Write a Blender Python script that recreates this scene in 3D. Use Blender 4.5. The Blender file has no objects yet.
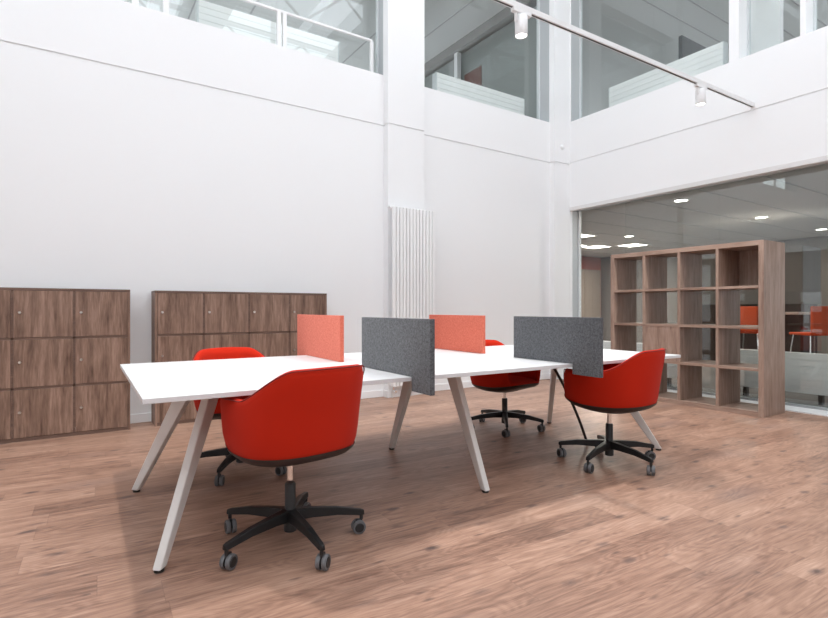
import bpy, bmesh, math, random
from mathutils import Vector, Matrix
random.seed(7)
PI = math.pi
S = bpy.context.scene
COL = S.collection

# ------------------------------------------------------------------ helpers
class MB:
    """collects shapes into one mesh"""
    def __init__(s): s.v = []; s.f = []
    def quad(s, pts):
        n = len(s.v); s.v += [tuple(p) for p in pts]; s.f.append(tuple(range(n, n + len(pts)))); return s
    def box(s, x0, x1, y0, y1, z0, z1):
        n = len(s.v)
        s.v += [(x0,y0,z0),(x1,y0,z0),(x1,y1,z0),(x0,y1,z0),(x0,y0,z1),(x1,y0,z1),(x1,y1,z1),(x0,y1,z1)]
        s.f += [tuple(n+i for i in q) for q in ((3,2,1,0),(4,5,6,7),(0,1,5,4),(1,2,6,5),(2,3,7,6),(3,0,4,7))]
        return s
    def hull8(s, lo, hi):
        """frustum between two quads (4 points each, counter-clockwise from above)"""
        n = len(s.v); s.v += [tuple(p) for p in lo] + [tuple(p) for p in hi]
        s.f += [tuple(n+i for i in q) for q in ((3,2,1,0),(4,5,6,7),(0,1,5,4),(1,2,6,5),(2,3,7,6),(3,0,4,7))]
        return s
    def prism(s, poly, z0, z1, axis='z'):
        """extrude a 2-D polygon; axis = extrusion axis"""
        def P(a, b, c): return {'z': (a, b, c), 'x': (c, a, b), 'y': (a, c, b)}[axis]
        n = len(s.v); m = len(poly)
        s.v += [P(a, b, z0) for a, b in poly] + [P(a, b, z1) for a, b in poly]
        s.f.append(tuple(n + i for i in reversed(range(m)))); s.f.append(tuple(n + m + i for i in range(m)))
        for i in range(m):
            j = (i + 1) % m; s.f.append((n+i, n+j, n+m+j, n+m+i))
        return s
    def tube(s, pts, r, seg=12, caps=True):
        pts = [Vector(p) for p in pts]; n0 = len(s.v); rr = r if isinstance(r, (list, tuple)) else [r]*len(pts)
        up = None
        for i, p in enumerate(pts):
            t = (pts[min(i+1, len(pts)-1)] - pts[max(i-1, 0)]).normalized()
            if up is None:
                up = Vector((0,0,1)) if abs(t.z) < .9 else Vector((1,0,0))
            a = t.cross(up).normalized(); b = a.cross(t).normalized(); up = b
            for k in range(seg):
                an = 2*PI*k/seg; q = p + rr[i]*(math.cos(an)*a + math.sin(an)*b); s.v.append(tuple(q))
        for i in range(len(pts)-1):
            for k in range(seg):
                k2 = (k+1) % seg; A = n0 + i*seg
                s.f.append((A+k, A+k2, A+seg+k2, A+seg+k))
        if caps:
            s.f.append(tuple(n0 + k for k in reversed(range(seg))))
            s.f.append(tuple(n0 + (len(pts)-1)*seg + k for k in range(seg)))
        return s
    def lathe(s, prof, c=(0,0,0), axis='z', seg=24):
        n0 = len(s.v); m = len(prof)
        for k in range(seg):
            an = 2*PI*k/seg; ca, sa = math.cos(an), math.sin(an)
            for r, h in prof:
                p = {'z': (r*ca, r*sa, h), 'x': (h, r*ca, r*sa), 'y': (r*sa, h, r*ca)}[axis]
                s.v.append((p[0]+c[0], p[1]+c[1], p[2]+c[2]))
        for k in range(seg):
            k2 = (k+1) % seg
            for i in range(m-1):
                s.f.append((n0+k*m+i, n0+k2*m+i, n0+k2*m+i+1, n0+k*m+i+1))
        return s
    def mesh(s, name, mat=None, bevel=0, smooth=False, bseg=2):
        me = bpy.data.meshes.new(name); bm = bmesh.new()
        vs = [bm.verts.new(v) for v in s.v]
        for f in s.f:
            try: bm.faces.new([vs[i] for i in f])
            except ValueError: pass
        bmesh.ops.remove_doubles(bm, verts=bm.verts, dist=1e-6)
        bmesh.ops.recalc_face_normals(bm, faces=bm.faces)
        if bevel:
            es = [e for e in bm.edges if len(e.link_faces) == 2 and e.calc_face_angle(0) > .5]
            bmesh.ops.bevel(bm, geom=es, offset=bevel, segments=bseg, affect='EDGES', profile=.5, clamp_overlap=True)
        if smooth:
            for f in bm.faces: f.smooth = True
            for e in bm.edges:
                if len(e.link_faces) == 2 and e.calc_face_angle(0) > .7: e.smooth = False
        bm.to_mesh(me); bm.free()
        if mat: me.materials.append(mat)
        return me
def link(name, me, parent=None, loc=(0,0,0), rz=0):
    o = bpy.data.objects.new(name, me); COL.objects.link(o); o.location = loc; o.rotation_euler = (0, 0, rz)
    if parent: o.parent = parent
    return o
def obj(name, mb, mat, parent=None, loc=(0,0,0), rz=0, bevel=0, smooth=False, bseg=2):
    return link(name, mb.mesh(name, mat, bevel, smooth, bseg), parent, loc, rz)
def tag(o, label, cat, group=None):
    o['label'] = label; o['category'] = cat
    if group: o['group'] = group
    return o
def thing(name, label, cat, loc=(0,0,0), rz=0, group=None):
    return tag(link(name, None, None, loc, rz), label, cat, group)
def struct(name, mb, mat, parent=None, bevel=0, loc=(0,0,0), rz=0):
    o = obj(name, mb, mat, parent, loc, rz, bevel); 
    if not parent: o['kind'] = 'structure'
    return o
def box(*a): return MB().box(*a)

# ------------------------------------------------------------------ materials
def mat(name, col=(.8,.8,.8), rough=.5, metal=0, spec=.5, bump=None, sheen=0, coat=0):
    m = bpy.data.materials.new(name); m.use_nodes = True; nt = m.node_tree; b = nt.nodes['Principled BSDF']
    b.inputs['Base Color'].default_value = (*col, 1); b.inputs['Roughness'].default_value = rough
    b.inputs['Metallic'].default_value = metal; b.inputs['Specular IOR Level'].default_value = spec
    b.inputs['Sheen Weight'].default_value = sheen; b.inputs['Coat Weight'].default_value = coat
    if bump:
        sc, st, d = bump
        n = nt.nodes.new('ShaderNodeTexNoise'); n.inputs['Scale'].default_value = sc; n.inputs['Detail'].default_value = 3
        tc = nt.nodes.new('ShaderNodeTexCoord'); nt.links.new(tc.outputs['Object'], n.inputs['Vector'])
        bp = nt.nodes.new('ShaderNodeBump'); bp.inputs['Strength'].default_value = st; bp.inputs['Distance'].default_value = d
        nt.links.new(n.outputs['Fac'], bp.inputs['Height']); nt.links.new(bp.outputs['Normal'], b.inputs['Normal'])
    return m
class NT:
    def __init__(s, m): s.nt = m.node_tree; s.b = s.nt.nodes['Principled BSDF']
    def n(s, t, **k):
        x = s.nt.nodes.new(t)
        for a, v in k.items(): setattr(x, a, v)
        return x
    def l(s, a, b): s.nt.links.new(a, b)
    def m(s, op, a, b=None, c=None):
        x = s.n('ShaderNodeMath', operation=op)
        for i, v in enumerate((a, b, c)):
            if v is None: continue
            if isinstance(v, (int, float)): x.inputs[i].default_value = v
            else: s.l(v, x.inputs[i])
        return x.outputs[0]
    def noise(s, vec, scale, detail=4, rough=.55, dist=0, dim='3D', w=None):
        x = s.n('ShaderNodeTexNoise', noise_dimensions=dim); x.inputs['Scale'].default_value = scale
        x.inputs['Detail'].default_value = detail; x.inputs['Roughness'].default_value = rough; x.inputs['Distortion'].default_value = dist
        s.l(vec, x.inputs['Vector'])
        if w is not None: s.l(w, x.inputs['W'])
        return x.outputs['Fac']
    def comb(s, x, y, z):
        c = s.n('ShaderNodeCombineXYZ')
        for i, v in enumerate((x, y, z)):
            if isinstance(v, (int, float)): c.inputs[i].default_value = v
            else: s.l(v, c.inputs[i])
        return c.outputs[0]
    def ramp(s, fac, stops):
        r = s.n('ShaderNodeValToRGB'); e = r.color_ramp.elements
        while len(e) < len(stops): e.new(.5)
        for q, (p, c) in zip(e, stops): q.position = p; q.color = (*c, 1) if len(c) == 3 else c
        s.l(fac, r.inputs['Fac']); return r.outputs['Color']
    def mix(s, fac, a, b, blend='MIX'):
        x = s.n('ShaderNodeMix', data_type='RGBA', blend_type=blend)
        if isinstance(fac, (int, float)): x.inputs[0].default_value = fac
        else: s.l(fac, x.inputs[0])
        for i, v in ((6, a), (7, b)):
            if isinstance(v, tuple): x.inputs[i].default_value = (*v, 1)
            else: s.l(v, x.inputs[i])
        return x.outputs[2]
    def obj(s):
        t = s.n('ShaderNodeTexCoord'); p = s.n('ShaderNodeSeparateXYZ'); s.l(t.outputs['Object'], p.inputs[0]); return t.outputs['Object'], p.outputs

def wood(name, dark, mid, light, along='z', rough=.5):
    m = mat(name, mid, rough, spec=.35); t = NT(m); _, (x, y, z) = t.obj()
    info = t.n('ShaderNodeObjectInfo'); rnd = t.m('MULTIPLY', info.outputs['Random'], 37.0)
    k = {'x': (1.1, 11, 11), 'y': (11, 1.1, 11), 'z': (11, 11, 1.1)}[along]
    v = t.comb(t.m('MULTIPLY', x, k[0]), t.m('MULTIPLY', y, k[1]), t.m('MULTIPLY', z, k[2]))
    g1 = t.noise(v, 1.3, 4, .6, .8, '4D', rnd); g2 = t.noise(v, 7, 3, .6, .3, '4D', rnd)
    f = t.m('ADD', t.m('MULTIPLY', g1, .65), t.m('MULTIPLY', g2, .35))
    c = t.ramp(f, [(.34, dark), (.5, mid), (.66, light)])
    t.l(c, t.b.inputs['Base Color'])
    return m
def felt(name, c0, c1, scale=260):
    m = mat(name, c0, .95, spec=.1, sheen=.15); t = NT(m); o, _ = t.obj()
    f = t.noise(o, scale, 3, .7); g = t.noise(o, scale*.25, 3, .6)
    h = t.m('ADD', t.m('MULTIPLY', f, .6), t.m('MULTIPLY', g, .4))
    t.l(t.ramp(h, [(.38, c0), (.62, c1)]), t.b.inputs['Base Color'])
    bp = t.n('ShaderNodeBump'); bp.inputs['Strength'].default_value = .35; bp.inputs['Distance'].default_value = .002
    t.l(h, bp.inputs['Height']); t.l(bp.outputs[0], t.b.inputs['Normal'])
    return m
def glass_mat(name, tint, ior=1.5):
    m = bpy.data.materials.new(name); m.use_nodes = True; nt = m.node_tree; nt.nodes.clear()
    o = nt.nodes.new('ShaderNodeOutputMaterial'); mx = nt.nodes.new('ShaderNodeMixShader')
    tr = nt.nodes.new('ShaderNodeBsdfTransparent'); tr.inputs[0].default_value = (*tint, 1)
    gl = nt.nodes.new('ShaderNodeBsdfGlossy'); gl.inputs['Roughness'].default_value = 0; gl.inputs[0].default_value = (.95,.97,.97,1)
    fr = nt.nodes.new('ShaderNodeFresnel')
    ge = nt.nodes.new('ShaderNodeNewGeometry'); mi = nt.nodes.new('ShaderNodeMix'); mi.inputs[2].default_value = ior; mi.inputs[3].default_value = 1/ior   # same reflectance on both faces of a thin pane
    nt.links.new(ge.outputs['Backfacing'], mi.inputs[0]); nt.links.new(mi.outputs[0], fr.inputs[0])
    nt.links.new(fr.outputs[0], mx.inputs[0]); nt.links.new(tr.outputs[0], mx.inputs[1]); nt.links.new(gl.outputs[0], mx.inputs[2])
    nt.links.new(mx.outputs[0], o.inputs[0]); return m
def emit(name, col, st):
    m = mat(name, (.9,.9,.9), .5); b = m.node_tree.nodes['Principled BSDF']
    b.inputs['Emission Color'].default_value = (*col, 1); b.inputs['Emission Strength'].default_value = st; return m

M = {}
M['wall'] = mat('white_plaster', (.84,.845,.85), .65, spec=.3, bump=(60,.04,.002))
M['gap'] = mat('joint_line_grey', (.42,.42,.43), .8)  # grey strips drawn along the ceiling joints
M['trim'] = mat('white_painted_trim', (.82,.825,.83), .4)
M['frame'] = mat('grey_white_aluminium', (.62,.65,.66), .4)
M['frame_lip'] = mat('pale_frame_head', (.70,.69,.68), .4)
M['white_metal'] = mat('white_powder_coat', (.80,.80,.80), .35)
M['leg_metal'] = mat('warm_white_leg_coat', (.66,.63,.60), .38)
M['top'] = mat('white_laminate', (.70,.70,.71), .3, spec=.4)
M['top_edge'] = M['top']
M['radiator'] = mat('white_radiator_enamel', (.85,.853,.85), .35)
M['steel'] = mat('brushed_steel', (.75,.73,.70), .28, metal=1)
M['chrome'] = mat('chrome', (.8,.78,.76), .12, metal=1)
M['black'] = mat('black_plastic', (.016,.016,.017), .42)
M['black_metal'] = mat('black_base_coat', (.012,.0115,.012), .4, spec=.3)
M['tyre'] = mat('grey_caster_tyre', (.13,.13,.135), .55)
M['pan'] = mat('dark_brown_shell', (.030,.018,.016), .5)
M['red'] = mat('red_wool', (.47,.020,.0065), .85, spec=.08, sheen=.04, bump=(900,.15,.001))
M['piping'] = mat('dark_red_piping', (.20,.008,.005), .8)
M['orange'] = mat('orange_wool', (.70,.10,.035), .8, spec=.15, bump=(900,.1,.001))
M['walnut'] = wood('walnut_laminate', (.095,.053,.036), (.225,.138,.100), (.37,.24,.182), 'z')
M['walnut_edge'] = wood('walnut_edge', (.11,.066,.05), (.15,.092,.07), (.2,.125,.095), 'x')
M['oak_z'] = wood('taupe_walnut_upright', (.21,.132,.098), (.33,.225,.175), (.43,.31,.25), 'z')
M['oak_y'] = wood('taupe_walnut_board', (.21,.132,.098), (.33,.225,.175), (.43,.31,.25), 'y')
M['felt_grey'] = felt('charcoal_felt', (.055,.058,.064), (.155,.16,.17))
M['felt_salmon'] = felt('salmon_felt', (.52,.105,.062), (.70,.195,.13))
M['glass'] = glass_mat('clear_office_glass', (.955,.965,.96))
M['glass_up'] = glass_mat('green_tinted_glass', (.95,.965,.958))
M['lamp'] = emit('lamp_diffuser', (1,.95,.86), 9)
M['panel_lamp'] = emit('panel_diffuser', (1,.93,.83), 7)
M['spot_face'] = emit('spot_lens', (1,.98,.94), 6)
M['ceil_in'] = mat('office_ceiling_tile', (.62,.612,.60), .8)
M['ceil_up'] = mat('upper_ceiling_board', (.66,.67,.665), .8)
M['wall_up'] = mat('upper_grey_wall', (.27,.29,.28), .8)
M['wall_in'] = mat('office_grey_wall', (.15,.138,.13), .8)
M['red_wall'] = mat('office_red_band', (.30,.085,.065), .8)
M['floor_in'] = mat('grey_office_carpet', (.13,.122,.118), .9)
M['floor_up'] = mat('pale_upper_floor', (.55,.54,.53), .6)
M['jamb'] = mat('grey_window_reveal', (.44,.465,.475), .5)
M['taupe'] = mat('taupe_laminate', (.17,.138,.115), .6)
M['grey_cab'] = mat('grey_cabinet', (.19,.18,.17), .6)
M['dark'] = mat('dark_brown_joinery', (.035,.02,.017), .5)
M['roof'] = mat('pale_roof_deck', (.7,.71,.71), .8)
M['art'] = mat('brown_board', (.16,.06,.045), .7)
M['screen_dark'] = mat('dark_screen', (.05,.055,.06), .3)

def floor_mat():
    m = mat('oak_planks', (.4,.26,.2), .42, spec=.42); t = NT(m); _, (x, y, z) = t.obj()
    Wd, Ln = .178, 1.29
    r = t.m('DIVIDE', y, Wd); row = t.m('FLOOR', r); fy = t.m('FRACT', r)
    wn = t.n('ShaderNodeTexWhiteNoise', noise_dimensions='1D'); t.l(row, wn.inputs['W'])
    xs = t.m('DIVIDE', t.m('ADD', x, t.m('MULTIPLY', wn.outputs['Value'], 9.7)), Ln)
    colm = t.m('FLOOR', xs); fx = t.m('FRACT', xs)
    w2 = t.n('ShaderNodeTexWhiteNoise', noise_dimensions='2D'); t.l(t.comb(row, colm, 0), w2.inputs['Vector']); pr = w2.outputs['Value']
    off = t.m('MULTIPLY', pr, 50)
    v = t.comb(t.m('MULTIPLY', x, 1.2), t.m('MULTIPLY', y, 9.0), 0)
    g1 = t.noise(v, 1.5, 5, .62, 1.6, '4D', off)
    v2 = t.comb(t.m('MULTIPLY', x, 3.0), t.m('MULTIPLY', y, 70), 0)
    g2 = t.noise(v2, 1.2, 4, .6, .4, '4D', off)
    v3 = t.comb(t.m('MULTIPLY', x, .8), t.m('MULTIPLY', y, 2.0), 0)
    g3 = t.noise(v3, 1.3, 3, .5, .2, '4D', off)
    v4 = t.comb(t.m('MULTIPLY', x, 9.0), t.m('MULTIPLY', y, 240), 0)
    g4 = t.noise(v4, 1.0, 2, .6, 0, '4D', off)
    v5 = t.comb(t.m('MULTIPLY', x, 1.0), t.m('MULTIPLY', y, 5.5), 0)
    lo = t.noise(v5, 1.1, 2, .45, .35, '4D', off)
    cath = t.m('MULTIPLY', t.m('SINE', t.m('MULTIPLY', lo, 150.0)), .5)          # contour figure of the grain
    f = t.m('ADD', t.m('ADD', t.m('MULTIPLY', g1, .42), t.m('MULTIPLY', g2, .34)), t.m('MULTIPLY', g3, .24))
    f = t.m('ADD', f, t.m('MULTIPLY', t.m('SUBTRACT', g4, .5), .17))
    f = t.m('ADD', f, t.m('MULTIPLY', cath, .055))
    f = t.m('ADD', f, t.m('MULTIPLY', t.m('SUBTRACT', pr, .5), .10))
    c = t.ramp(f, [(.27, (.095,.052,.038)), (.42, (.245,.137,.096)), (.54, (.36,.212,.149)), (.70, (.51,.33,.245))])
    # knots and short dark flecks
    wob = t.noise(t.comb(t.m('MULTIPLY', x, 16), t.m('MULTIPLY', y, 34), 0), 1, 3)
    def spots(kx, ky, r0, r1, keep, amt, shift):
        vo = t.n('ShaderNodeTexVoronoi', feature='F1', voronoi_dimensions='2D'); vo.inputs['Scale'].default_value = 1.0
        t.l(t.comb(t.m('ADD', t.m('MULTIPLY', x, kx), shift), t.m('MULTIPLY', y, ky), 0), vo.inputs['Vector'])
        d = t.m('ADD', vo.outputs['Distance'], t.m('MULTIPLY', t.m('SUBTRACT', wob, .5), .22))
        kn = t.ramp(d, [(r0, (1,1,1)), (r1, (0,0,0))])
        sp = t.n('ShaderNodeSeparateColor'); t.l(vo.outputs['Color'], sp.inputs[0])
        return t.m('MULTIPLY', kn, t.m('MULTIPLY', t.m('GREATER_THAN', sp.outputs[0], keep), t.m('MULTIPLY', sp.outputs[1], amt)))
    c = t.mix(spots(2.6, 6.0, .02, .16, .35, 1.0, 3.3), c, (.105,.068,.060))
    c = t.mix(spots(5.5, 17.0, .02, .22, .72, .8, 9.1), c, (.115,.068,.055))
    c = t.mix(spots(1.3, 3.6, .05, .42, .6, .42, 5.7), c, (.19,.135,.125))
    # joints
    ey = t.m('MINIMUM', fy, t.m('SUBTRACT', 1, fy)); ex = t.m('MINIMUM', fx, t.m('SUBTRACT', 1, fx))
    j = t.m('MAXIMUM', t.m('LESS_THAN', ey, .008), t.m('LESS_THAN', ex, .0013))
    c = t.mix(t.m('MULTIPLY', j, .30), c, (.15,.09,.066))
    t.l(c, t.b.inputs['Base Color'])
    t.l(t.m('ADD', .36, t.m('MULTIPLY', g2, .16)), t.b.inputs['Roughness'])
    bp = t.n('ShaderNodeBump'); bp.inputs['Strength'].default_value = .12; bp.inputs['Distance'].default_value = .002
    t.l(g2, bp.inputs['Height']); t.l(bp.outputs[0], t.b.inputs['Normal'])
    return m
M['floor'] = floor_mat()

# ------------------------------------------------------------------ camera
HC = 1.09
cd = bpy.data.cameras.new('camera'); cam = bpy.data.objects.new('camera', cd); COL.objects.link(cam)
cam.location = (0, 0, HC); cam.rotation_euler = (PI/2, 0, -math.radians(33.4)); cd.sensor_width = 36; cd.lens = 36*521/828
cd.clip_start = .05; S.camera = cam

# ------------------------------------------------------------------ setting
XL, XR, YB, YF, ZR = -4.3, 6.6, 5.63, -4.6, 7.7
XO, YO = 15.2, 11.4            # outer extents of the neighbouring rooms
ZS, ZW = 4.005, 6.3             # upper window sill / head
GA, GB = 3.356, 3.381          # joint in the wall lining
fl = struct('floor', box(XL-.2, XR+.02, YF-.2, YB+.02, -.1, 0), M['floor'], rz=0)
# planks run slightly off the wall direction: rotate the mesh data's own frame
R = math.radians(-2.3)
fl.rotation_euler[2] = R
me = fl.data; me.transform(Matrix.Rotation(-R, 4, 'Z'))

wb = MB()
T = .25
wb.box(XL-.2, XR+T, YB, YB+T, 0, GA).box(XL-.2, XR+T, YB, YB+T, GB, ZS).box(XL-.2, XR+T, YB+.012, YB+T, GA, GB)
wb.box(XL-.2, XR+T, YB, YB+T, ZW, ZR)
for x0, x1 in ((XL-.2, -1.6), (3.304, 3.877), (6.245, XR+T)): wb.box(x0, x1, YB, YB+T, ZS, ZW)
struct('wall_back', wb, M['wall'])
def joint(name, parts):
    mb = MB()
    for p in parts: mb.box(*p)
    return mb
wp = MB()
wp.box(3.257, 3.797, YB-.11, YB+.01, 0, GA).box(3.257, 3.797, YB-.11, YB+.01, GB, ZR).box(3.269, 3.785, YB-.098, YB+.01, GA, GB)
struct('trim_1', wp, M['wall'])
wc = MB()
wc.box(6.25, XR+.02, YB-.10, YB+.01, 0, GA).box(6.25, XR+.02, YB-.10, YB+.01, GB, ZR).box(6.262, XR+.02, YB-.088, YB+.01, GA, GB)
struct('trim_2', wc, M['wall'])
GAR, GBR, ZSR = 3.378, 3.403, 4.048
wr = MB()
ZG, YG0, YG1 = 2.697, 5.525, -3.2      # big glazed opening of the right wall
wr.box(XR, XR+T, YG0, YB+T, 0, GAR).box(XR, XR+T, YF-.2, YG1, 0, GAR).box(XR, XR+T, YG1, YG0, ZG, GAR)
wr.box(XR+.012, XR+T, YF-.2, YB+T, GAR, GBR).box(XR, XR+T, YF-.2, YB+T, GBR, ZSR).box(XR, XR+T, YF-.2, YB+T, ZW, ZR)
for y0, y1 in ((5.505, YB+T), (3.028, 3.14), (2.36, 2.41), (YF-.2, -1.0)): wr.box(XR, XR+T, y0, y1, ZSR, ZW)
struct('wall_right', wr, M['wall'])
struct('wall_left', box(XL-.2, XL, YF-.2, YB+.02, 0, ZR), M['wall'])
struct('wall_front', box(XL-.2, XR+T, YF-.2, YF, 0, ZR), M['wall'])
# roof with three long skylight openings
rf = MB(); openings = [(-3.6, -1.2), (-.3, 2.1), (3.0, 5.8)]; OY0, OY1 = -4.0, 5.1
xs = [XL-.2] + [v for o in openings for v in o] + [XR+T]
for i in range(0, len(xs), 2): rf.box(xs[i], xs[i+1], YF-.2, YB+T, ZR, ZR+.25)
for a, b in openings: rf.box(a, b, YF-.2, OY0, ZR, ZR+.25).box(a, b, OY1, YB+T, ZR, ZR+.25)
struct('ceiling', rf, M['roof'])

# base boards
struct('baseboard_back', MB().box(XL, 3.257, YB-.014, YB, 0, .085).box(3.797, 6.25, YB-.014, YB, 0, .085)
       .box(3.243, 3.811, YB-.124, YB-.11, 0, .085).box(3.243, 3.257, YB-.124, YB, 0, .085).box(3.797, 3.811, YB-.124, YB, 0, .085)
       .box(6.236, XR, YB-.114, YB-.10, 0, .085).box(6.236, 6.25, YB-.114, YB, 0, .085), M['trim'], bevel=.003)

# windows ---------------------------------------------------------------------------------------
def window(name, frame, panes, gm):
    o = link(name, None); o['kind'] = 'structure'
    obj('window_frame', frame, M['frame'], o, bevel=.003)
    for p in panes: obj('pane', p, gm, o)
    return o
YG = YB + T - .03
def bframe(x0, x1, seams=()):
    f = MB(); y0, y1 = YG-.03, YG+.03
    f.box(x0, x1, y0, y1, ZS, ZS+.02).box(x0, x1, y0, y1, ZW-.04, ZW).box(x0, x0+.02, y0, y1, ZS+.02, ZW-.04).box(x1-.02, x1, y0, y1, ZS+.02, ZW-.04)
    return f
def bpanes(x0, x1, seams):
    xs = [x0+.02] + list(seams) + [x1-.02]
    return [box(a+.003, b-.003, YG-.005, YG+.005, ZS+.02, ZW-.04) for a, b in zip(xs, xs[1:])]
window('window_1', bframe(-1.6, 3.304), bpanes(-1.6, 3.304, (.30, 1.97)), M['glass_up'])
window('window_2', bframe(3.877, 6.245), bpanes(3.877, 6.245, (5.27,)), M['glass_up'])
XG = XR + T - .03
def rwin(name, y0, y1, seams, z0=4.048, z1=ZW, gm=None):
    f = MB(); x0, x1 = XG-.03, XG+.03
    f.box(x0, x1, y0, y1, z0, z0+.02).box(x0, x1, y0, y1, z1-.04, z1).box(x0, x1, y0, y0+.02, z0+.02, z1-.04).box(x0, x1, y1-.02, y1, z0+.02, z1-.04)
    ys = [y0+.02] + list(seams) + [y1-.02]
    return window(name, f, [box(XG-.005, XG+.005, a+.003, b-.003, z0+.02, z1-.04) for a, b in zip(ys, ys[1:])], gm or M['glass_up'])
rwin('window_3', 3.14, 5.505, (4.25,))
rwin('window_4', 2.41, 3.028, ())
rwin('window_5', -1.0, 2.36, (.7,))
rwin('window_6', YG1, YG0, (4.69, 3.36, 2.02, .7, -.7, -2.0), .0, ZG, M['glass'])
struct('trim_3', box(6.40, XR+.10, YG1, YG0, 0, .012), M['trim'])              # white threshold strip in front of the glazing
# frame lining of the big opening
struct('trim_4', MB().box(XR-.006, XR+.06, YG1, YG0, ZG-.058, ZG-.001), M['frame_lip'], bevel=.003)
struct('trim_9', MB().box(XR+.061, XR+T-.06, YG0-.004, YG0, .012, ZG-.001).box(XR+.002, XR+T-.06, 5.501, 5.505, ZS, ZW).box(6.241, 6.245, YB+.002, YB+T-.06, ZS, ZW).box(3.300, 3.304, YB+.002, YB+T-.06, ZS, ZW), M['jamb'])

# white guard rail in front of the first upper window
rail = thing('guard_rail', 'white steel guard rail across the long upper left window', 'railing')
obj('handrail', box(-1.6, 3.16, 5.735, 5.765, 4.44, 4.468), M['white_metal'], rail, bevel=.004)
for x0, x1 in ((3.135, 3.172), (1.94, 1.985), (2.005, 2.05), (.775, .83), (.50, .56), (-.7, -.64)):
    obj('post', box(x0, x1, 5.73, 5.77, ZS, 4.44), M['white_metal'], rail, bevel=.003)

# neighbouring rooms ------------------------------------------------------------------------------
# ground floor office behind the glazing
struct('floor_office', box(XR+.10, XO, YF-.2, YO, -.1, -.0), M['floor_in'])
oc = MB().box(XR+T, XO, YF-.2, YO, 2.85, 3.1)
struct('ceiling_office', oc, M['ceil_in'])
cj = MB()
for y in [-4+.9*i for i in range(18)]: cj.box(XR+T, XO, y-.01, y+.01, 2.843, 2.852)
struct('trim_5', cj, M['gap'])
struct('wall_office_right', MB().box(XO, XO+.2, 2.5, YO, 0, 2.85).box(XO, XO+.2, YF-.2, -2.5, 0, 2.85).box(XO, XO+.2, -2.5, 2.5, 0, 1.0).box(XO, XO+.2, -2.5, 2.5, 2.4, 2.85), M['wall_in'])
added_openings = [((XO+.1, 0, 1.7), 5.0, 1.4, 'x-')]  # unseen wall opening, added so sky light brightens the office
struct('wall_office_back', MB().box(XR+T, XO, YO, YO+.2, 0, 2.85), M['red_wall'])
struct('wall_office_front', MB().box(XR+T, 8.5, YF-.4, YF-.2, 0, 2.85).box(13.5, XO, YF-.4, YF-.2, 0, 2.85).box(8.5, 13.5, YF-.4, YF-.2, 0, 1.0).box(8.5, 13.5, YF-.4, YF-.2, 2.4, 2.85), M['wall_in'])
added_openings.append(((11, YF-.3, 1.7), 5.0, 1.4, 'y+'))  # second added opening for office daylight, out of view
struct('wall_office_left', box(XR+T-.2, XR+T, YB+T, YO, 0, 2.85), M['wall_in'])
# upper floor, L shaped around the atrium
struct('floor_upper', MB().box(XL-.2, XO, YB+T, YO, 3.3, 3.5).box(XR+T, XO, YF-.2, YB+T, 3.3, 3.5), M['floor_up'])
struct('ceiling_upper', MB().box(XL-.2, XO, YB+T, YO, 6.4, 6.6).box(XR+T, XO, YF-.2, YB+T, 6.4, 6.6), M['ceil_up'])
struct('wall_upper_back', MB().box(XL-.2, XO, YO, YO+.2, 3.5, 4.5).box(XL-.2, XO, YO, YO+.2, 5.7, 6.4).box(XL-.2, XL, YO, YO+.2, 4.5, 5.7).box(6.4, 6.9, YO, YO+.2, 4.5, 5.7).box(14.8, XO, YO, YO+.2, 4.5, 5.7), M['wall_up'])
added_openings += [((1.05, YO+.1, 5.1), 10.7, 1.2, 'y-'), ((10.85, YO+.1, 5.1), 7.9, 1.2, 'y-')]  # openings added out of view to flood the upper floor with light
struct('wall_upper_left', MB().box(XL-.4, XL-.2, YB+T, YO, 3.5, 4.2).box(XL-.4, XL-.2, YB+T, YO, 6.2, 6.4).box(XL-.4, XL-.2, YB+T, 6.2, 4.2, 6.2).box(XL-.4, XL-.2, 11.1, YO, 4.2, 6.2), M['wall_up'])
added_openings.append(((XL-.3, 8.65, 5.2), 4.9, 2.0, 'x+'))  # added too, lights the upper back room from its unseen end
struct('wall_upper_right', MB().box(XO, XO+.2, 4.0, YO, 3.5, 6.4).box(XO, XO+.2, YF-.2, -4, 3.5, 6.4).box(XO, XO+.2, -4, 4.0, 3.5, 4.2).box(XO, XO+.2, -4, 4.0, 6.2, 6.4), M['wall_up'])
added_openings.append(((XO+.1, 0, 5.2), 8.0, 2.0, 'x-'))  # added opening brightening the upper right room
struct('wall_upper_front', MB().box(XR+T, 7.4, YF-.4, YF-.2, 3.5, 6.4).box(14.6, XO, YF-.4, YF-.2, 3.5, 6.4).box(7.4, 14.6, YF-.4, YF-.2, 3.5, 4.2).box(7.4, 14.6, YF-.4, YF-.2, 6.2, 6.4), M['wall_up'])
added_openings.append(((11, YF-.3, 5.2), 7.2, 2.0, 'y+'))  # one more unseen opening added for upper right daylight
struct('wall_upper_partition', MB().box(6.58, 6.70, YB+T+.02, YO, 3.5, 6.4), M['wall_up'])
uj = MB()
for x in (5.78, 4.9, 2.7, 1.8, .9, 0): uj.box(x-.012, x+.012, YB+T, YO, 6.392, 6.402)
for y in (5.3, 4.87, 4.4, 3.9, 3.4, 2.9, 2.4, 1.6, .8): uj.box(XR+T, XO, y-.012, y+.012, 6.392, 6.402)
struct('trim_6', uj, M['gap'])
struct('trim_7', MB().box(3.60, 3.99, YB+T, YO, 6.15, 6.4).box(1.1, 1.5, YB+T, YO, 6.15, 6.4), M['wall'])    # ceiling beams
struct('trim_8', MB().box(6.40, 6.58, YB+T, YO, 6.22, 6.4), M['grey_cab'])
struct('trim_10', box(6.44, 6.54, 8.20, 8.30, 3.5, 6.22), M['wall'])     # slim white column
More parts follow.
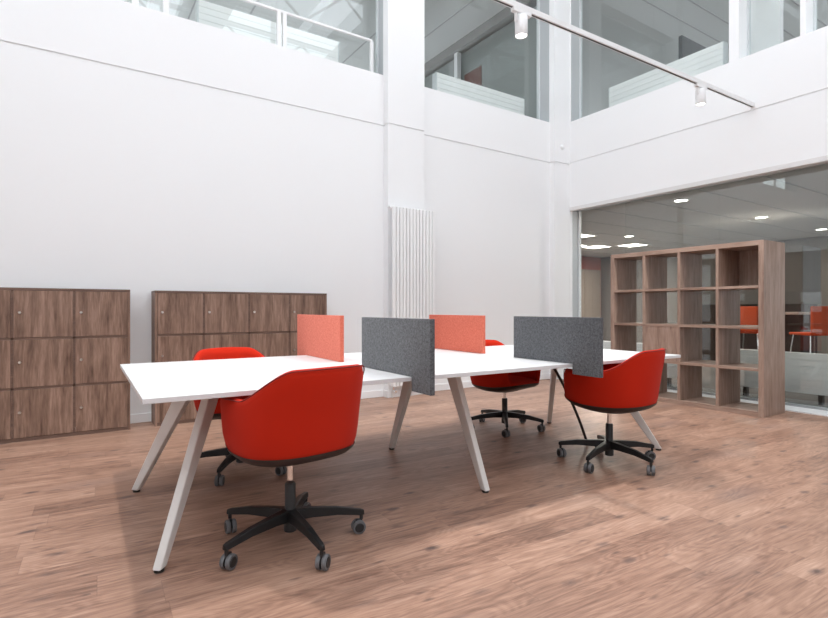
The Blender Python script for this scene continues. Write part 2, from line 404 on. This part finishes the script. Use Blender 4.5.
# partition in the upper right room
struct('wall_upper_screen', MB().box(7.25, 7.35, 2.86, 3.45, 3.5, 6.4), M['wall'])

# ------------------------------------------------------------------ radiators
def panel_radiator(label, group, ax, a0, a1, c, z0, z1, legs, zf, rows=6):
    """long low convector; ax = axis it runs along"""
    ln = a1 - a0
    mid = (a0+a1)/2
    loc = (mid, c, zf) if ax == 'x' else (c, mid, zf); rz = 0 if ax == 'x' else PI/2
    r = thing('panel_radiator', label, 'radiator', loc, rz, group)
    h = z1 - z0; b = MB(); rh = h/rows
    obj('core', box(-ln/2+.01, ln/2-.01, -.035, .035, z0+.01-zf, z1-.012-zf), M['radiator'], r)
    for i in range(rows):
        for s in (-1, 1):
            y0, y1 = sorted((s*.036, s*.052))
            b.box(-ln/2, ln/2, y0, y1, z0-zf+i*rh+.0015, z0-zf+(i+1)*rh-.0015)
    obj('slats', b, M['radiator'], r, bevel=.002)
    obj('grille', box(-ln/2, ln/2, -.05, .05, z1-.010-zf, z1-zf), M['radiator'], r)
    for s in (-1, 1): obj('end_cap', box(*sorted((s*ln/2, s*(ln/2+.012))), -.052, .052, z0-zf, z1-zf), M['frame'], r)
    for p in legs:
        obj('foot', box(p-.022, p+.022, -.03, .03, 0, z0+.02-zf), M['black'], r)
    return r
g = None
panel_radiator('long low white radiator behind the glass at right of the bookcase', None, 'y', -.6, 3.288, 7.12, .115, .58, (-1.6, -.3, 1.05, 1.84), 0)
panel_radiator('low white radiator behind the glass seen through the left bookcase columns', None, 'y', 4.05, 5.35, 7.12, .115, .58, (-.5, .5), 0)
panel_radiator('pale radiator behind the white rail of the long upper left window', None, 'x', 1.173, 2.844, 6.12, 4.06, 4.49, (-.7, .7), 3.5)
panel_radiator('pale radiator inside the upper window beside the corner column, left of the corner', None, 'x', 4.40, 6.137, 6.12, 4.06, 4.495, (-.7, .7), 3.5)
panel_radiator('pale radiator in the upper window of the right wall, above the end of the track', None, 'y', 3.404, 5.094, 7.05, 4.06, 4.53, (-.7, .7), 3.5)

# tall tube radiator on the pilaster
tr_ = thing('column_radiator', 'tall white radiator of upright tubes against the white pilaster', 'radiator', (3.58, 5.44, .14))
n = 13; w = .585
for i in range(n):
    x = -w/2 + w*i/(n-1)
    obj('tube', box(x-.0195, x+.0195, -.03, .012, 0, 2.20), M['radiator'], tr_, bevel=.008, bseg=3)
for z in (.03, 2.17): obj('header', MB().tube([(-w/2-.016,.028,z), (w/2+.016,.028,z)], .02, 12), M['radiator'], tr_, smooth=True)
obj('bracket', MB().tube([(-w/2-.035,.0,2.2), (-w/2-.035,.07,2.2)], .017, 12).tube([(-w/2-.035,.028,2.2),(-w/2,.028,2.17)], .01, 8), M['radiator'], tr_, smooth=True)
for s in (-1, 1):
    obj('valve', MB().tube([(s*.28,.02,.03), (s*.28,.02,-.055), (s*.28,.05,-.055)], .011, 8).tube([(s*.28,.02,-.055),(s*.28,-.035,-.055)], .018, 10), M['chrome'], tr_, smooth=True)
    obj('pipe', MB().tube([(s*.28,.05,-.055), (s*.28,.05,-.14)], .009, 8), M['white_metal'], tr_, smooth=True)

# ------------------------------------------------------------------ lockers
def door_mesh(w, h):
    return box(-w/2, w/2, 0, .019, 0, h).mesh('door', M['walnut'], .0015)
knob_me = MB().lathe([(0,-.016),(.009,-.016),(.011,-.012),(.011,0)], axis='y', seg=14).mesh('lock', M['steel'], smooth=True)
def lockers(label, xs, y0, y1, zt, group):
    """bank of lockers: xs = column boundaries"""
    x0, x1 = xs[0], xs[-1]; mid = (x0+x1)/2
    r = thing('locker_cabinet', label, 'locker', (mid, y0, 0), 0, group)
    zs = [.03, .435, .845, zt-.02]
    D = y1 - y0
    obj('side_panel', box(x0-mid, x0-mid+.019, 0, D, 0, zt-.02), M['walnut'], r)
    obj('side_panel', box(x1-mid-.019, x1-mid, 0, D, 0, zt-.02), M['walnut'], r)
    obj('top_panel', box(x0-mid, x1-mid, -.002, D, zt-.02, zt), M['walnut_edge'], r, bevel=.001)
    obj('plinth', box(x0-mid+.019, x1-mid-.019, .004, .022, 0, .03), M['walnut_edge'], r)
    obj('back_panel', box(x0-mid+.019, x1-mid-.019, D-.01, D, .03, zt-.02), M['walnut'], r)
    for z in zs[1:3]: obj('shelf', box(x0-mid+.019, x1-mid-.019, .003, D-.01, z-.008, z+.008), M['walnut_edge'], r)
    for x in xs[1:-1]: obj('divider', box(x-mid-.009, x-mid+.009, .003, D-.01, .03, zt-.02), M['walnut_edge'], r)
    for i in range(len(xs)-1):
        a = xs[i] + (.021 if i == 0 else .010); b = xs[i+1] - (.021 if i == len(xs)-2 else .010)
        for k in range(3):
            za = zs[k] + (.002 if k == 0 else .010); zb_ = zs[k+1] - (.002 if k == 2 else .010)
            d = link('door', door_mesh(b-a, zb_-za), r, ((a+b)/2-mid, -.001, za))
            link('lock', knob_me, d, (-(b-a)/2+.040, 0, (zb_-za)*.53))
    return r
lockers('walnut locker bank cut by the left picture edge, nearest the camera', [-1.23, -.815, -.398, .027, .451], 5.345, 5.60, 1.265, 'walnut locker banks along the white wall')
lockers('walnut locker bank in the middle of the white wall, behind the desk', [.655, 1.084, 1.522, 1.948, 2.375], 5.36, 5.612, 1.262, 'walnut locker banks along the white wall')

# ------------------------------------------------------------------ bookcase
X0, X1, YA, YZ, HT = 5.79, 6.27, 2.425, 4.195, 1.785
bk = thing('bookcase', 'open sixteen-compartment taupe wood bookcase standing before the glass wall', 'bookcase', (X0, (YA+YZ)/2, 0))
ym = (YA+YZ)/2; Dp = X1-X0; h2 = (YZ-YA)/2
for s in (-1, 1): obj('side_panel', box(0, Dp, *sorted((s*h2, s*(h2-.05))), 0, HT), M['oak_z'], bk, bevel=.002)
obj('top_panel', box(0, Dp, -h2+.05, h2-.05, HT-.05, HT), M['oak_y'], bk, bevel=.001)
obj('bottom_panel', box(0, Dp, -h2+.05, h2-.05, 0, .05), M['oak_y'], bk, bevel=.001)
sz = [.473, .899, 1.316]; dy = [2.877-ym, 3.30-ym, 3.735-ym]
for z in sz: obj('shelf', box(0, Dp-.001, -h2+.05, h2-.05, z-.014, z+.014), M['oak_y'], bk, bevel=.001)
for y in dy: obj('divider', box(.001, Dp-.002, y-.015, y+.015, .05, HT-.05), M['oak_z'], bk, bevel=.001)
obj('back_panel', box(Dp-.022, Dp-.004, -h2+.05, dy[0]-.015, sz[2]+.014, HT-.05), M['oak_z'], bk)
obj('front_panel', box(.003, .021, dy[1]+.016, dy[2]-.016, sz[0]+.015, sz[1]-.015), M['oak_z'], bk, bevel=.001)

# ------------------------------------------------------------------ desk and dividers (their own, slightly turned frame)
DR = math.radians(-1.1)
def dk(x, y, z=0): return (x*math.cos(DR)-y*math.sin(DR), x*math.sin(DR)+y*math.cos(DR), z)
DX0, DX1, DY0, DY1, DZ = .190, 3.850, 2.275, 3.788, .74
DCx, DCy = (DX0+DX1)/2, (DY0+DY1)/2
desk = thing('bench_desk', 'long white four-seat bench desk with splayed tapering legs', 'desk', dk(DCx, DCy), DR)
hx, hy = (DX1-DX0)/2, (DY1-DY0)/2
obj('tabletop', box(-hx, hx, -hy, hy, DZ-.022, DZ), M['top'], desk, bevel=.002)
for s in (-1, 1): obj('frame_rail', box(-hx+.30, hx-.30, s*.26-.025, s*.26+.025, DZ-.062, DZ-.022), M['leg_metal'], desk, bevel=.003)
def leg(fx, fy, tx, ty):
    """tapering folded-sheet leg, foot at (fx,fy), top under the tabletop"""
    zt, zb = DZ-.022, .012
    d = Vector((tx-fx, ty-fy)).normalized(); n = Vector((-d.y, d.x))     # wide along the splay, thin across
    lo = []; hi = []
    for a, b in ((-1,-1), (1,-1), (1,1), (-1,1)):
        p = Vector((fx, fy)) + d*a*.024 + n*b*.019; q = Vector((tx, ty)) + d*a*.056 + n*b*.0215
        lo.append((p.x, p.y, zb)); hi.append((q.x, q.y, zt))
    l = obj('leg', MB().hull8(lo, hi), M['leg_metal'], desk, bevel=.006)
    obj('foot_pad', MB().lathe([(0,0),(.020,0),(.020,.012),(0,.012)], (fx, fy, 0), seg=16), M['black'], l)
for fx, e in ((.262-DCx, .29), (2.017-DCx, .0), (3.75-DCx, -.29)):
    leg(fx, 2.395-DCy, fx+e, 2.395-DCy+.35); leg(fx, 3.515-DCy, fx+e*.93, 3.515-DCy-.33)
    obj('cross_beam', box(fx+e-.03, fx+e+.03, -.30, .30, DZ-.060, DZ-.022), M['leg_metal'], desk, bevel=.003)

def divider(label, x, y0, y1, edge, zt, zl, m, front, t=.028):
    if front: poly = [(edge, DZ+.001), (y1, DZ+.001), (y1, zt), (y0, zt), (y0, zl), (edge, zl)]
    else: poly = [(y0, DZ+.001), (edge, DZ+.001), (edge, zl), (y1, zl), (y1, zt), (y0, zt)]
    cy = (y0+y1)/2
    o = obj('desk_divider', MB().prism([(a-cy, b) for a, b in poly], -t/2, t/2, 'x'), m, None, dk(x, cy), DR, bevel=.003)
    return tag(o, label, 'desk divider', 'felt desk dividers')
divider('charcoal felt divider straddling the desk edge, behind the nearest red chair', 1.432, 2.095, 2.838, DY0-.008, 1.041, .668, M['felt_grey'], True)
divider('charcoal felt divider overlapping the red chair at right', 2.640, 2.053, 2.805, DY0-.008, 1.038, .674, M['felt_grey'], True)
divider('salmon felt divider on the desk in front of the middle lockers', 1.432, 3.15, 3.97, DY1+.008, 1.047, .672, M['felt_salmon'], False)
divider('salmon felt divider on the desk below the tube radiator', 2.640, 3.15, 3.90, DY1+.008, 1.039, .675, M['felt_salmon'], False)

# black cable hanging from the desk to the floor
cb = MB(); pts = []
p0 = Vector(dk(3.05, 2.86, .70)); p1 = Vector(dk(3.42, 2.80, .012))
for i in range(15):
    t = i/14; p = p0.lerp(p1, t); s_ = math.sin(t*PI)*.025; pts.append((p.x + s_*.8, p.y - s_*.55, p.z))
cb.tube(pts, .011, 10)
tag(obj('cable', cb, M['black'], None, smooth=True), 'black cable sleeve running from under the desk to the floor behind the right chair', 'cable')

# ------------------------------------------------------------------ chairs
def sm(a, b, x):
    t = max(0, min(1, (x-a)/(b-a))); return t*t*(3-2*t)
def rim(th):
    """rim height against |angle from the back| in degrees"""
    h = .806 - .005*(th/34)**2 if th < 34 else .801 - .136*sm(32, 83, th)+.136*sm(32,83,34)
    if th >= 92: h = .665 - .012*sm(92, 138, th)
    return h - (.653-.462)*sm(138, 147, th)
def foot(th, a=.292, b=.290, e=2.5):
    s, c = math.sin(math.radians(th)), math.cos(math.radians(th))
    if c < 0: b = .345
    else: e = 2.2
    r = (abs(s/a)**e + abs(c/b)**e)**(-1/e); return r*s, -r*c
def scl(z):
    pts = [(.36,.80), (.41,.905), (.45,.955), (.50,.985), (.58,1.0), (.70,1.018), (.82,1.035)]
    for (z0, s0), (z1, s1) in zip(pts, pts[1:]):
        if z <= z1: return s0 + (s1-s0)*max(0, (z-z0)/(z1-z0))
    return pts[-1][1]
def zbot(th):
    t = abs(th); return .425 - .018*math.sin(math.radians(t))**2 + .02*sm(110, 180, t)
def shell_pt(th, z, inset=0):
    x, y = foot(th); s = scl(z); r = math.hypot(x, y); k = s*(r-inset)/r
    lean = -.03*sm(.5, .82, z)*(1-sm(35, 100, abs(th)))
    return (x*k, y*k+lean, z)
NTH = 120
angs = [-180 + 360*i/NTH for i in range(NTH)]
angs = sorted(set(angs + [s*v for s in (-1, 1) for v in (138.7, 139.5, 140.5, 142.5, 144.5, 145.5, 146.3)]))
def chair_meshes():
    ms = {}
    # upholstered shell: outside, rim, inside
    mb = MB(); rows = []
    for th in angs:
        h = rim(abs(th)); zb = zbot(th); pr = []
        for t in (0, .12, .3, .55, .8, .94): pr.append(shell_pt(th, zb + (h-.014-zb)*t, 0))
        x, y, z = shell_pt(th, h-.004, .006); pr.append((x, y, h-.004))
        x, y, z = shell_pt(th, h, .018); pr.append((x, y, h))
        x, y, z = shell_pt(th, h-.004, .032); pr.append((x, y, h-.004))
        zi = min(.45, h-.03)
        for t in (.9, .6, .3, 0):
            zz = zi + (h-.014-zi)*t; pr.append(shell_pt(th, zz, .040))
        rows.append(pr)
    n0 = 0; m = len(rows[0])
    for pr in rows: mb.v += pr
    k = len(rows)
    for i in range(k):
        j = (i+1) % k
        for q in range(m-1): mb.f.append((i*m+q, j*m+q, j*m+q+1, i*m+q+1))
    me = mb.mesh('upholstered_shell', M['red'])
    for p in me.polygons: p.use_smooth = True
    ms['shell'] = me
    # piping along the outer rim
    pp = []
    for th in angs:
        h = rim(abs(th)); x, y, z = shell_pt(th, h-.006, -.0005); pp.append((x, y, h-.006))
    pp = [p for p, th in zip(pp, angs) if abs(th) < 144]
    ms['piping'] = MB().tube(pp, .0032, 6).mesh('piping', M['piping'], smooth=True)
    # seat cushion
    mb = MB(); rings = [(.0, .482), (.35, .481), (.65, .477), (.86, .468), (.94, .455), (.96, .438), (.90, .425), (0, .425)]
    base = [foot(th) for th in range(0, 360, 6)]
    nb = len(base)
    for f, z in rings:
        for x, y in base: mb.v.append((x*f*.92, y*f*.92 + (.012 if y > 0 else 0)*f, z))
    for i in range(len(rings)-1):
        for q in range(nb):
            r = (q+1) % nb; mb.f.append((i*nb+q, i*nb+r, (i+1)*nb+r, (i+1)*nb+q))
    me = mb.mesh('seat_cushion', M['red'])
    for p in me.polygons: p.use_smooth = True
    ms['seat'] = me
    # dark underside
    mb = MB(); m = 6
    for th in angs:
        zb = zbot(th); x, y, z = shell_pt(th, zb+.012, -.004); pr = [(x, y, zb+.012)]
        for f, dz in ((.99, -.004), (.90, -.024), (.72, -.040), (.4, -.046), (.0, -.048)):
            x, y, z = shell_pt(th, zb, -.004); zz = zb+dz if f > .5 else (zb*.3+.41*.7-.012)+dz+.0
            pr.append((x*f, y*f, zz))
        mb.v += pr
    for i in range(len(angs)):
        j = (i+1) % len(angs)
        for q in range(m-1): mb.f.append((i*m+q, j*m+q, j*m+q+1, i*m+q+1))
    me = mb.mesh('seat_pan', M['pan'])
    for p in me.polygons: p.use_smooth = True
    ms['pan'] = me
    ms['mech'] = MB().box(-.06, .06, -.07, .07, .352, .40).mesh('tilt_mechanism', M['black'], .006)
    ms['piston'] = MB().tube([(0,0,.25), (0,0,.36)], .0145, 16).mesh('gas_piston', M['chrome'], smooth=True)
    ms['sleeve'] = MB().lathe([(0,.278),(.022,.278),(.0255,.27),(.0255,.10),(.030,.09),(.030,.055),(.022,.05),(0,.05)], seg=20).mesh('column_sleeve', M['black'], smooth=True)
    # star base leg along +x
    lo = []; mb = MB()
    st = [(.015, .105, .158, .030), (.10, .108, .152, .024), (.22, .104, .140, .0185), (.335, .088, .116, .014), (.352, .088, .110, .011)]
    for i, (x, z0, z1, hw) in enumerate(st):
        mb.v += [(x,-hw,z0), (x,hw,z0), (x,hw*.72,z1), (x,-hw*.72,z1)]
    for i in range(len(st)-1):
        for q in range(4):
            r = (q+1) % 4; mb.f.append((i*4+q, i*4+r, (i+1)*4+r, (i+1)*4+q))
    mb.f += [(3,2,1,0), tuple(16+q for q in range(4))]
    ms['leg'] = mb.mesh('base_leg', M['black_metal'], .004)
    # caster
    ms['caster'] = MB().lathe([(0,.108),(.009,.108),(.009,.066),(.0,.066)], seg=10).box(-.028,.004,-.006,.006,.026,.070).mesh('caster', M['black'], .002)
    ms['wheel'] = MB().lathe([(0,-.0125),(.020,-.0125),(.0225,-.010),(.030,-.010),(.0325,-.006),(.0325,.007),(.030,.010),(.008,.010)], axis='y', seg=22).mesh('wheel', M['tyre'], smooth=True)
    ms['wheel'].materials.append(M['black'])
    for p in ms['wheel'].polygons:
        if math.hypot(p.center.x, p.center.z) < .0235: p.material_index = 1
    return ms
CM = chair_meshes()
def chair(x, y, face, base, label, lift=0):
    """face = heading of the front in degrees (0 = +X), base = angle of the first star leg"""
    rz = math.radians(face-90)
    r = thing('swivel_chair', label, 'chair', (x, y, 0), rz, 'red swivel chairs around the desk')
    L = (0, -.032, lift)         # the shell sits a little behind the column
    sh = link('upholstered_shell', CM['shell'], r, L); link('piping', CM['piping'], sh)
    link('seat_cushion', CM['seat'], r, L); link('seat_pan', CM['pan'], r, L); link('tilt_mechanism', CM['mech'], r, (0, 0, lift))
    link('gas_piston', CM['piston'], r, (0, 0, lift)); link('column_sleeve', CM['sleeve'], r)
    for k in range(5):
        a = math.radians(base + 72*k) - rz
        link('base_leg', CM['leg'], r, (0,0,0), a)
        ca = a + random.uniform(-1.0, 1.0)
        c = link('caster', CM['caster'], r, (.338*math.cos(a), .338*math.sin(a), 0), ca)
        for s in (-1, 1):
            w = link('wheel', CM['wheel'], c, (-.014, s*.0135, .0325), 0 if s < 0 else PI)
            w.scale = (1, 1, 1)
    return r
chair(.860, 2.358, 101, 56, 'nearest red upholstered swivel chair, seen from behind at the front of the desk', .042)
chair(3.195, 2.326, 103, 49, 'red swivel chair at the right end, seen from the side beside the second charcoal divider', .018)
chair(3.305, 3.51, 272, 14, 'red swivel chair mostly under the desk, tucked in on the radiator side', -.012)
chair(.965, 3.60, 274, 17, 'red swivel chair across the desk whose orange back top shows before the lockers', .004)

# ------------------------------------------------------------------ ceiling track and spots
TY, TZ = 2.876, 3.442
tk = thing('light_track', 'white ceiling light track running to the right wall joint', 'light track', (XR, TY, TZ), DR)
obj('rail', box(XL-XR+.05, -.001, -.018, .018, -.015, .030), M['white_metal'], tk, bevel=.002)
obj('conductor_slot', box(XL-XR+.08, -.02, -.007, .007, -.0165, -.013), M['black'], tk)
for x in (-4.4, -7.6): obj('suspension_wire', MB().tube([(x, 0, .03), (x, 0, ZR-TZ)], .0025, 6), M['steel'], tk)
def spot(x, label):
    r = thing('track_spotlight', label, 'spotlight', (x, TY+(x-XR)*math.tan(DR), TZ-.015), DR, 'white spotlights on the track')
    obj('adapter', box(-.095, .095, -.019, .019, -.030, 0), M['white_metal'], r, bevel=.003)
    obj('bracket', MB().box(-.062, -.054, -.014, .014, -.10, -.03), M['white_metal'], r, bevel=.002)
    hd = obj('lamp_head', MB().lathe([(0,.0),(.044,.0),(.049,-.006),(.049,-.150),(.045,-.155),(.040,-.150),(.040,-.144)], (0,0,-.045), seg=28), M['white_metal'], r, smooth=True)
    obj('lens', MB().lathe([(0,-.146),(.040,-.146)], (0,0,-.045), seg=24), M['spot_face'], hd)
    ld = bpy.data.lights.new('spot_lamp', 'SPOT'); ld.energy = 130; ld.spot_size = 1.9; ld.spot_blend = .7; ld.shadow_soft_size = .04; ld.color = (1,.97,.92)
    lo = bpy.data.objects.new('spot_lamp', ld); COL.objects.link(lo); lo.parent = r; lo.location = (0, 0, -.21)
spot(2.95, 'white cylinder spotlight hanging from the track in front of the upper window')
spot(.36, 'white spotlight on the track above the left end of the desk')
spot(5.50, 'glowing white spotlight on the track close to the right wall')
# small white detector on the corner column
tag(obj('wall_sensor', MB().lathe([(0,-.035),(.018,-.035),(.034,-.022),(.04,-.008),(.04,0)], (6.42, YB-.10, 3.62), 'y', 20), M['trim'], None, smooth=True), 'small white sensor dome on the corner column', 'sensor')

# ------------------------------------------------------------------ things in the office behind the glass
def downlight(x, y, label, z=2.85, g='round ceiling lights in the glazed office'):
    r = thing('downlight', label, 'ceiling light', (x, y, z), 0, g)
    obj('ring', MB().lathe([(.10,-.012),(.125,-.010),(.13,0)], seg=28), M['trim'], r, smooth=True)
    obj('diffuser', MB().lathe([(0,-.009),(.10,-.011)], seg=28), M['lamp'], r)
    ld = bpy.data.lights.new('downlight_lamp', 'AREA'); ld.shape = 'DISK'; ld.size = .2; ld.energy = 35; ld.color = (1,.93,.84)
    lo = bpy.data.objects.new('downlight_lamp', ld); COL.objects.link(lo); lo.parent = r; lo.location = (0, 0, -.016)
downlight(8.23, 4.65, 'round ceiling light behind the glass, directly above the bookcase middle')
downlight(11.03, 4.66, 'round ceiling light behind the glass, above the bookcase right end')
downlight(13.8, 4.64, 'round ceiling light behind the glass at the right picture edge')
downlight(11.24, 7.63, 'small round ceiling light above the bookcase left end')
def panel_light(x, y, label):
    r = thing('panel_light', label, 'ceiling light', (x, y, 2.85), 0, 'square light panels deep in the office')
    obj('frame', MB().box(-.32,.32,-.32,-.29,-.012,0).box(-.32,.32,.29,.32,-.012,0).box(-.32,-.29,-.29,.29,-.012,0).box(.29,.32,-.29,.29,-.012,0), M['trim'], r)
    obj('diffuser', box(-.29,.29,-.29,.29,-.008,0), M['panel_lamp'], r)
    ld = bpy.data.lights.new('panel_lamp', 'AREA'); ld.size = .56; ld.energy = 70; ld.color = (1,.93,.84)
    lo = bpy.data.objects.new('panel_lamp', ld); COL.objects.link(lo); lo.parent = r; lo.location = (0,0,-.014)
panel_light(12.9, 8.65, 'bright square light panel just above the bookcase left end')
panel_light(12.4, 9.45, 'square light panel behind the thin glass seam near the corner')
panel_light(11.6, 9.65, 'dim square light panel left of the glass seam')
panel_light(10.2, 8.3, 'square light panel next to the grey window jamb')
# row of taupe cupboards at the far wall
for i in range(7):
    x = 9.2 + i*.82
    c = thing('tall_cupboard', ['tall taupe cupboard at far office wall, near the window jamb', 'tall taupe cupboard at far office wall, second along from the jamb', 'tall taupe cupboard at far office wall, third along from the jamb', 'tall taupe cupboard at far office wall, fourth along from the jamb', 'tall taupe cupboard at far office wall, fifth along behind the bookcase', 'tall taupe cupboard at far office wall, sixth along behind the bookcase', 'tall taupe cupboard at far office wall, last along behind the bookcase'][i], 'cupboard', (x, YO-.5, 0), 0, 'taupe cupboards at the far office wall')
    obj('body', box(-.405,.405,.02,.48,0,2.36), M['taupe'], c)
    for s in (-1, 1): obj('door', box(*sorted((s*.003, s*.402)), 0, .018, .06, 2.34), M['taupe'], c, bevel=.002)
# grey block with dark lower part
gc = thing('storage_block', 'tall grey storage block behind the glass right of the bookcase', 'cabinet', (11.2, 5.0, 0))
obj('upper_body', box(-.4,.38,-1.1,1.1,1.18,2.22), M['grey_cab'], gc, bevel=.004)
obj('lower_body', box(-.36,.34,-1.06,1.06,0,1.18), M['dark'], gc, bevel=.004)
bt = thing('bar_table', 'high dark table with pale edge behind the glass at right', 'table', (9.95, 4.15, 0))
obj('tabletop', box(-.35,.35,-.62,.62,1.0,1.04), mat('pale_oak_edge', (.5,.40,.33), .5), bt, bevel=.003)
obj('front_panel', box(-.05,.05,-.58,.58,.08,1.0), M['dark'], bt)
obj('base', box(-.25,.25,-.5,.5,0,.08), M['black'], bt, bevel=.005)
def bar_stool(x, y, face, label):
    r = thing('bar_stool', label, 'stool', (x, y, 0), math.radians(face-90), 'orange bar stools behind the glass')
    obj('seat', box(-.21,.21,-.2,.2,.70,.74), M['orange'], r, bevel=.012)
    obj('backrest', MB().prism([(-.215,-.21),(.215,-.21),(.2,-.24),(-.2,-.24)], .74, 1.13), M['orange'], r, bevel=.01)
    for sx in (-1,1):
        for sy in (-1,1):
            obj('leg', MB().tube([(sx*.17,sy*.16,.70),(sx*.225,sy*.22,0)], .011, 8), M['chrome'], r, smooth=True)
    obj('footrest', MB().tube([(-.21,.2,.25),(.21,.2,.25)], .009, 8), M['chrome'], r, smooth=True)
bar_stool(9.25, 3.22, 60, 'orange bar stool with tall back at the right picture edge')
bar_stool(9.2, 4.05, 0, 'orange bar stool beside the bookcase side with only its chrome legs clear')

# upper floor odds and ends
up = thing('wall_board', 'small brown board on the upper wall right of the white pilaster', 'board', (6.578, 7.87, 5.50))
obj('panel', box(-.02,.0,-.25,.25,-.2,.25), M['art'], up)
ds = thing('display_screen', 'dark display screen on a stand above the radiator in the right upper window', 'screen', (8.75, 4.6, 3.5))
obj('panel', box(-.63,.63,-.03,.03,1.15,1.95), M['screen_dark'], ds, bevel=.005)
obj('stand', MB().box(-.03,.03,.031,.08,.02,1.5).box(-.35,.35,-.2,.25,0,.02), M['black'], ds)

# roof trusses of the atrium, above the view
for i, y in enumerate((-3.0, -.6, 1.8, 4.2)):
    t = thing('roof_truss', ['white roof truss over the near end of the hall', 'white roof truss above the camera', 'white roof truss over the desk front', 'white roof truss near the back wall'][i], 'truss', (XL, y, 6.75), 0, 'white roof trusses of the hall')
    L = XR - XL
    obj('chord', box(0, L, -.04, .04, 0, .08), M['white_metal'], t); obj('chord', box(0, L, -.04, .04, .86, .94), M['white_metal'], t)
    web = MB()
    for k in range(12):
        a, b = k*L/12, (k+1)*L/12
        web.tube([(a,0,.08),(b,0,.86)] if k % 2 else [(a,0,.86),(b,0,.08)], .025, 6)
    obj('web', web, M['white_metal'], t)

# ------------------------------------------------------------------ light
w = bpy.data.worlds.new('overcast_sky'); S.world = w; w.use_nodes = True
bg = w.node_tree.nodes['Background']; bg.inputs[0].default_value = (.93,.975,1.03,1); bg.inputs[1].default_value = 3.3
for a, b in openings:
    ld = bpy.data.lights.new('skylight_portal', 'AREA'); ld.shape = 'RECTANGLE'; ld.size = b-a; ld.size_y = OY1-OY0
    ld.cycles.is_portal = True
    o = bpy.data.objects.new('skylight_portal', ld); COL.objects.link(o); o.location = ((a+b)/2, (OY0+OY1)/2, ZR+.2)
for loc, wd, ht, d in added_openings:  # sky sampling through the added, unseen wall openings
    ld = bpy.data.lights.new('added_opening_portal', 'AREA'); ld.shape = 'RECTANGLE'; ld.size = wd; ld.size_y = ht; ld.cycles.is_portal = True
    o = bpy.data.objects.new('added_opening_portal', ld); COL.objects.link(o); o.location = loc
    o.rotation_euler = {'x-': (PI/2, 0, PI/2), 'x+': (PI/2, 0, -PI/2), 'y+': (PI/2, 0, 0), 'y-': (PI/2, 0, PI)}[d]

S.view_settings.view_transform = 'Standard'; S.view_settings.look = 'None'; S.view_settings.gamma = 1
S.view_settings.exposure = 0.27; S.view_settings.use_curve_mapping = False
S.cycles.max_bounces = 10; S.cycles.diffuse_bounces = 6; S.cycles.transparent_max_bounces = 12
